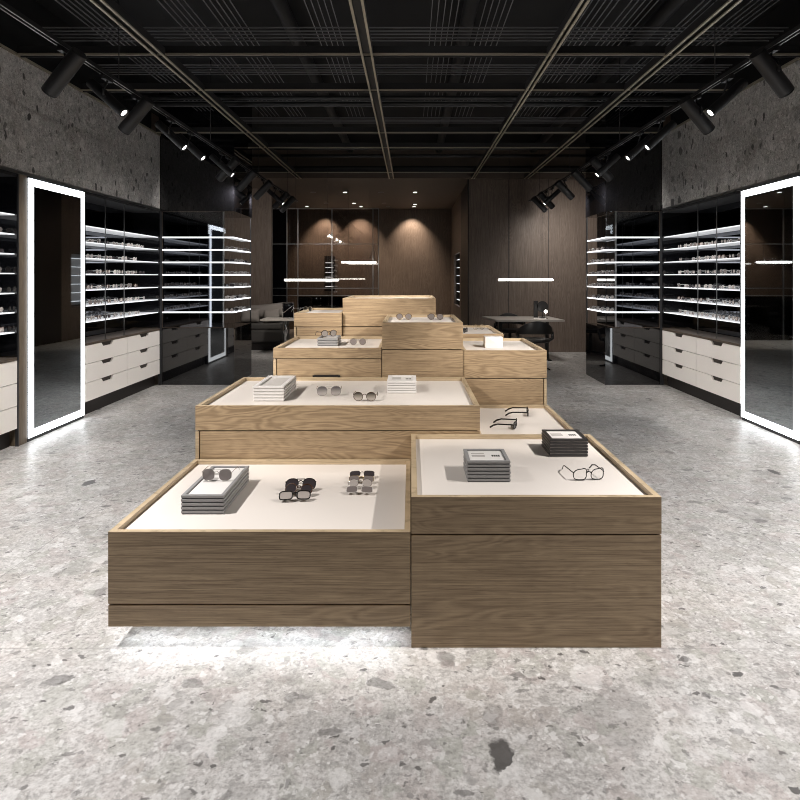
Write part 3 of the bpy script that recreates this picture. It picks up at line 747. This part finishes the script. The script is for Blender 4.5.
for s, side in ((-1, 'left'), (1, 'right')):
    rz = -s*PI/2
    for zi, z in enumerate(SZ[1:]):
        for k in range(9):
            y = 6.55+k*.187+random.uniform(-.02, .02)
            if s < 0 and k == 8 and zi % 2: continue
            put(random.randrange(7), (s*(WX+.10+random.uniform(0, .03)), y, z+.001), rz+random.uniform(-.25, .25),
                '%%s glasses, %s wall bay by the corner, %s shelf down, %s from the mirror' % (side, ORD[zi+1], ORD[k]), 'glasses on the %s wall shelves' % side)
        if s < 0:
            for k in range(1):
                y = 5.205
                put(random.randrange(7), (s*(WX+.10), y, z+.001), rz+random.uniform(-.2, .2),
                    '%%s glasses on the %s shelf down, left of the timber post' % ORD[zi+1], 'glasses in the nearest left bay')
        xo = (XL+s*.078) if s < 0 else (XR+s*.078)
        for k in range(4):
            put(random.randrange(7), (xo-s*.003, YB+.055+k*.215, z+.001), random.uniform(-.06, .06),
                '%%s glasses, %s corner showcase, %s shelf down, %s from the front' % (side, ORD[zi+1], ORD[k]), 'glasses in the %s corner showcase' % side)

# ------------------------------------------------------------------ back of the shop
# recessed downlights
dl = []
for (x, y, on) in ((313, 192, 0), (345, 192, 1), (381, 192, 0), (326, 203, 0), (354, 203, 1), (384, 203, 0), (307, 213, 1), (361, 213, 1), (388, 213, 0), (415, 192, 1), (415, 204, 1), (414, 213, 1)):
    Y = 600*1.95/(277-y)
    if Y > 16.8: Y = 16.6+ (213-y)*.0
    dl.append((px(x, Y), Y, on))
rows = {192: 'front', 203: 'middle', 213: 'rear'}
names = ['leftmost in the front row', 'second in the front row', 'third in the front row', 'leftmost in the middle row', 'second in the middle row', 'third in the middle row',
         'leftmost in the rear row', 'second in the rear row', 'third in the rear row', 'rightmost in the front row', 'rightmost in the middle row', 'rightmost in the rear row']
for (x, y, on), w in zip(dl, names):
    t = thing('recessed_downlight', '%s round downlight in the low brown ceiling, %s' % ('glowing' if on else 'unlit', w), 'ceiling light', (x, y, 3.45), group='downlights in the brown ceiling')
    MB().tube([(.055*math.cos(k*PI/10), .055*math.sin(k*PI/10), -.004) for k in range(20)], .006, 6, True).build('trim_ring', 'greyedge', t)
    MB().cyl((0, 0, -.004), (0, 0, -.0005), .05, 20).build('lamp_lens', 'spotled' if on else 'cushion', t)
    if on: spot((x, y, 3.43), (x, y+.35, 0), 60, 70, .7, (1, .82, .64), .03)
for x in (-2.45, -1.45, .02):
    spot((x, 16.75, 3.40), (x, 17.2, 2.3), 115, 85, .8, (1, .80, .62), .03)
# metal framed smoked glass partition
GY = 14.2
t = thing('glass_partition', 'dark metal-framed smoked glass partition at the back left', 'glass partition', (-1.9, GY, 0))
m = MB()
for x in (272.5, 287, 298, 332, 373, 378.5):
    X = px(x, GY); m.box(X-.009+1.9, X+.009+1.9, -.02, .02, 0, 3.12)
for z in (3.12, 2.28, 1.235, 1.06): m.box(px(272, GY)+1.9, px(378.8, GY)+1.9, -.021, .021, z-.008, z+.008)
m.build('metal_frame', 'greyedge', t)
bx(px(298, GY)+1.9, px(378, GY)+1.9, -.005, .005, 0, 3.1).build('glass_pane', 'smoke', t)
bx(px(272.5, GY)+1.9, px(287, GY)+1.9, -.006, .006, 0, 3.1).build('black_panel', 'blackgloss', t)
bx(px(287, GY)+1.9, px(298, GY)+1.9, -.005, .005, 0, 3.1).build('glass_pane', 'smoke', t)
bx(px(298, GY)+1.9, px(378, GY)+1.9, .03, .05, 0, 1.04).build('lower_panel', 'blackgloss', t)
# small far shelf display behind the glass
t = thing('wall_shelf_display', 'far lit wall shelves seen through the smoked glass', 'shelves', (px(324, 16.9), 17.0, 1.1))
bx(-.02, .28, .12, .15, 0, 1.0).build('back_panel', 'kick', t)
for k in range(6):
    o = bx(.03, .24, -.02, .12, .12+k*.135, .135+k*.135).build('shelf', 'shelfwhite', t)
    bx(.03, .24, -.03, -.0205, .122+k*.135, .134+k*.135).build('light_strip', 'ledshelf', o)
# lit display in the right side niche
t = thing('niche_shelves', 'narrow lit shelves in the dark niche left of the timber wall', 'shelves', (1.36, 15.25, .79))
bx(.08, .10, -.90, .90, .02, 1.28).build('back_panel', 'greyprint', t)
for k in range(6):
    z = .12+k*.21
    o = bx(-.12, .079, -.90, .90, z-.01, z).build('shelf', 'shelfwhite', t)
    bx(-.13, -.1205, -.90, .90, z-.010, z-.0005).build('light_strip', 'ledbay', o)

# pendants
def pendant(label, xa, xb, y, z, top):
    cx = (xa+xb)/2
    t = thing('linear_pendant', label, 'pendant light', (cx, y, z), group='linear pendant lights')
    h = (xb-xa)/2
    MB().tube([(-h, 0, 0), (h, 0, 0)], .019, 12).build('light_tube', 'pendled', t)
    bx(-h, h, -.010, .010, .0175, .030).build('housing', 'blackmetal', t)
    for sx in (-1, 1): MB().cyl((sx*h*.6, 0, .03), (sx*h*.6, 0, top-z), .0022, 6).build('wire', 'blackmetal', t)
pendant('thin glowing bar pendant hanging over the right desk', px(498.5, 10.6), px(553, 10.6), 10.6, 1.45, 3.9)
pendant('thin glowing bar pendant on the left, lower of the two before the glass', px(284.5, 11.0), px(338.5, 11.0), 11.0, 1.445, 3.9)
pendant('thin glowing bar pendant on the left, higher and farther one', px(341.5, 13.4), px(376, 13.4), 13.4, 1.83, 3.45)

# desk on the right
t = thing('consultation_desk', 'dark rectangular desk under the bar pendant on the right', 'desk', (2.03, 10.9, 0))
m = MB(); m.prism([(-.68, .55), (.60, .55), (.66, -.40), (-.52, -.40)], 'z', .715, .75); m.build('desk_top', 'desk', t, bevel=.004)
for sx in (-.4, .45):
    m = MB(); m.box(sx-.03, sx+.03, -.20, .32, 0, .02); m.box(sx-.03, sx+.03, .03, .09, .02, .714); m.build('leg', 'chair', t)
# chairs
def shell_chair(label, loc, rz):
    t = thing('shell_chair', label, 'chair', loc, rz, 'black shell chairs at the right desk')
    m = MB(); n = 25
    # curved arm and back rail, open underneath
    pts = []; 
    for k in range(n):
        a = PI*(-.08)+PI*1.16*k/(n-1); pts.append((.29*math.cos(a), -.02+.27*math.sin(a), a))
    vs = []; fs = []
    for (x, y, a) in pts:
        f = max(0, math.sin(a)); top = .64+.15*f**1.5; bot = .56+.02*f
        for (dx, zz) in ((0, bot), (0, top), (.03, top), (.03, bot)):
            sc = 1-dx/.29; vs.append((x*sc, -.02+(y+.02)*sc, zz))
    for k in range(n-1):
        for j in range(4): fs.append((k*4+j, k*4+(j+1) % 4, (k+1)*4+(j+1) % 4, (k+1)*4+j))
    fs += [(0, 1, 2, 3), tuple((n-1)*4+j for j in (3, 2, 1, 0))]
    m.add(vs, fs, 0, True); m.build('backrest', 'chair', t, bevel=.006)
    m = MB(); m.lathe([(.0, .43), (.20, .43), (.255, .445), (.265, .47), (.24, .49), (.10, .485), (.0, .48)], 0, 0, 28); m.build('seat', 'chair', t)
    for sx in (-1, 1):
        m = MB(); m.tube([(sx*.22, .05, .46), (sx*.28, .06, .50), (sx*.285, .02, .60)], .025, 8); m.build('arm_support', 'chair', t)
    MB().cyl((0, 0, .05), (0, 0, .429), .028, 16).build('column', 'chair', t)
    for k in range(4):
        a = PI/4+k*PI/2; m = MB(); m.tube([(.0, 0, .06), (.15*math.cos(a), .15*math.sin(a), .045), (.29*math.cos(a), .29*math.sin(a), .012)], [.022, .017, .012], 8); m.build('base_foot', 'chair', t)
shell_chair('black shell armchair on this side of the right desk', (2.03, 9.85, 0), PI)
shell_chair('black shell armchair on the far side of the right desk, mostly hidden', (1.92, 11.63, 0), 0)
# desk mirror with lamp
dz = .7505
t = thing('desk_mirror', 'round black desk mirror standing on the right desk', 'desk mirror', (2.43, 11.1, dz))
MB().cyl((0, 0, 0), (0, 0, .012), .06, 20).build('foot', 'chair', t); MB().cyl((0, 0, .012), (0, 0, .10), .008, 10).build('stem', 'chair', t)
MB().cyl((0, .012, .20), (0, -.012, .20), .105, 28).build('mirror_disc', 'chair', t)
bx(-.16, -.085, -.012, .012, .0, .31).build('side_panel', 'chair', t)
t = thing('globe_lamp', 'small glowing globe lamp in front of the round desk mirror', 'lamp', (2.42, 10.78, dz))
MB().cyl((0, 0, 0), (0, 0, .01), .04, 18).build('foot', 'chrome', t); MB().cyl((0, 0, .01), (.0, 0, .10), .006, 8).build('stem', 'chrome', t)
MB().lathe([(.001, .10)]+[(.030*math.sin(PI*k/8), .13-.030*math.cos(PI*k/8)) for k in range(1, 8)]+[(.001, .16)], 0, 0, 16).build('globe', 'spotled', t)
t = tag(bx(-.06, .06, -.045, .045, 0, .012).build('notepad', 'card', loc=(2.26, 10.75, dz)), 'small white notepad on the right desk', 'notepad')

# sofa on the left
t = thing('sofa', 'dark grey low sofa at the back left beside the showcase', 'sofa', (-3.05, 12.6, 0))
m = MB(); m.box(-.62, .42, -.36, .42, .16, .42); m.build('sofa_base', 'sofa', t, bevel=.03)
m = MB(); m.box(-.60, .40, -.35, .20, .425, .56); m.build('seat', 'sofa', t, bevel=.04)
m = MB(); m.box(-.62, .42, .22, .44, .425, .70); m.build('backrest', 'sofa', t, bevel=.07)
bx(-.55, .36, -.30, .36, 0, .155).build('plinth', 'kick', t)
def cushion(label, loc, rot, w, h, d):
    bm = bmesh.new(); bmesh.ops.create_cube(bm, size=1)
    bmesh.ops.subdivide_edges(bm, edges=bm.edges, cuts=5, use_grid_fill=True)
    for v in bm.verts:
        x, y, z = v.co*2; e = max(abs(x), abs(z))
        th = (1-.75*max(abs(x), abs(z))**3)
        v.co = Vector((x*w/2*(1-.06*(1-abs(z))), y*d/2*th, z*h/2*(1-.06*(1-abs(x)))))
    me = bpy.data.meshes.new('throw_pillow'); bm.to_mesh(me); bm.free(); me.materials.append(M['cushion'])
    for p in me.polygons: p.use_smooth = True
    o = bpy.data.objects.new('throw_pillow', me); COL.objects.link(o); o.location = loc; o.rotation_euler = rot
    tag(o, label, 'cushion', 'cushions on the grey sofa')
cushion('long light grey pillow propped along the back of the sofa', (-3.02, 12.56, .79), (-.45, -.10, 0), .86, .30, .20)
cushion('small grey pillow in front of the long one, on the left', (-3.30, 12.31, .705), (-.3, 0, .1), .38, .26, .14)
cushion('small grey pillow at the right end of the sofa', (-2.86, 12.31, .705), (-.3, -.1, -.1), .34, .26, .14)
t = thing('side_table', 'small pale-topped table in front of the sofa', 'table', (-2.50, 11.7, 0))
m = MB(); m.box(-.38, .36, -.28, .28, .66, .695); m.build('table_top', 'desk_light', t, bevel=.003)
m = MB(); m.lathe([(.02, .012), (.022, .35), (.045, .42), (.055, .5), (.03, .6), (.02, .659)], .05, 0, 16); m.build('pedestal', 'chrome', t)
MB().cyl((.05, 0, 0), (.05, 0, .012), .2, 28).build('base_plate', 'chair', t)
# square chrome mirror frame on the table
t = thing('tabletop_mirror', 'square chrome-framed tabletop mirror on the pale table', 'tabletop mirror', (-2.40, 11.72, .696))
m = MB()
for a, b in (((-.105, .01), (-.105, .30)), ((.105, .01), (.105, .30)), ((-.105, .30), (.105, .30)), ((-.105, .01), (.105, .01))):
    m.tube([(a[0], 0, a[1]), (b[0], 0, b[1])], .008, 8)
m.build('frame', 'chrome', t); bx(-.095, .095, .0, .004, .02, .29).build('mirror_glass', 'blackgloss', t)
MB().tube([(-.095, -.012, .10), (.095, -.012, .25)], .008, 8).build('brace', 'chrome', t)

# ------------------------------------------------------------------ world and view
w = bpy.data.worlds.new('world'); scene.world = w; w.use_nodes = True
w.node_tree.nodes['Background'].inputs[0].default_value = (.9, .95, 1, 1); w.node_tree.nodes['Background'].inputs[1].default_value = .02
# unseen area fill added behind the camera for general ambient
l = bpy.data.lights.new('rear_fill', 'AREA'); l.shape = 'RECTANGLE'; l.size = 5; l.size_y = 2.6; l.energy = 3; l.color = (.95, .97, 1)
o = bpy.data.objects.new('rear_fill', l); COL.objects.link(o); o.location = (0, -2.8, 1.7); o.rotation_euler = (PI/2, 0, 0)
scene.view_settings.view_transform = 'Standard'; scene.view_settings.look = 'None'
scene.view_settings.exposure = 0; scene.view_settings.gamma = 1; scene.view_settings.use_curve_mapping = False
scene.cycles.use_denoising = True; scene.cycles.filter_width = 1.0
scene.cycles.max_bounces = 8; scene.cycles.glossy_bounces = 5; scene.cycles.diffuse_bounces = 4; scene.cycles.transparent_max_bounces = 12
scene.cycles.sample_clamp_indirect = 4; scene.cycles.caustics_reflective = False; scene.cycles.caustics_refractive = False
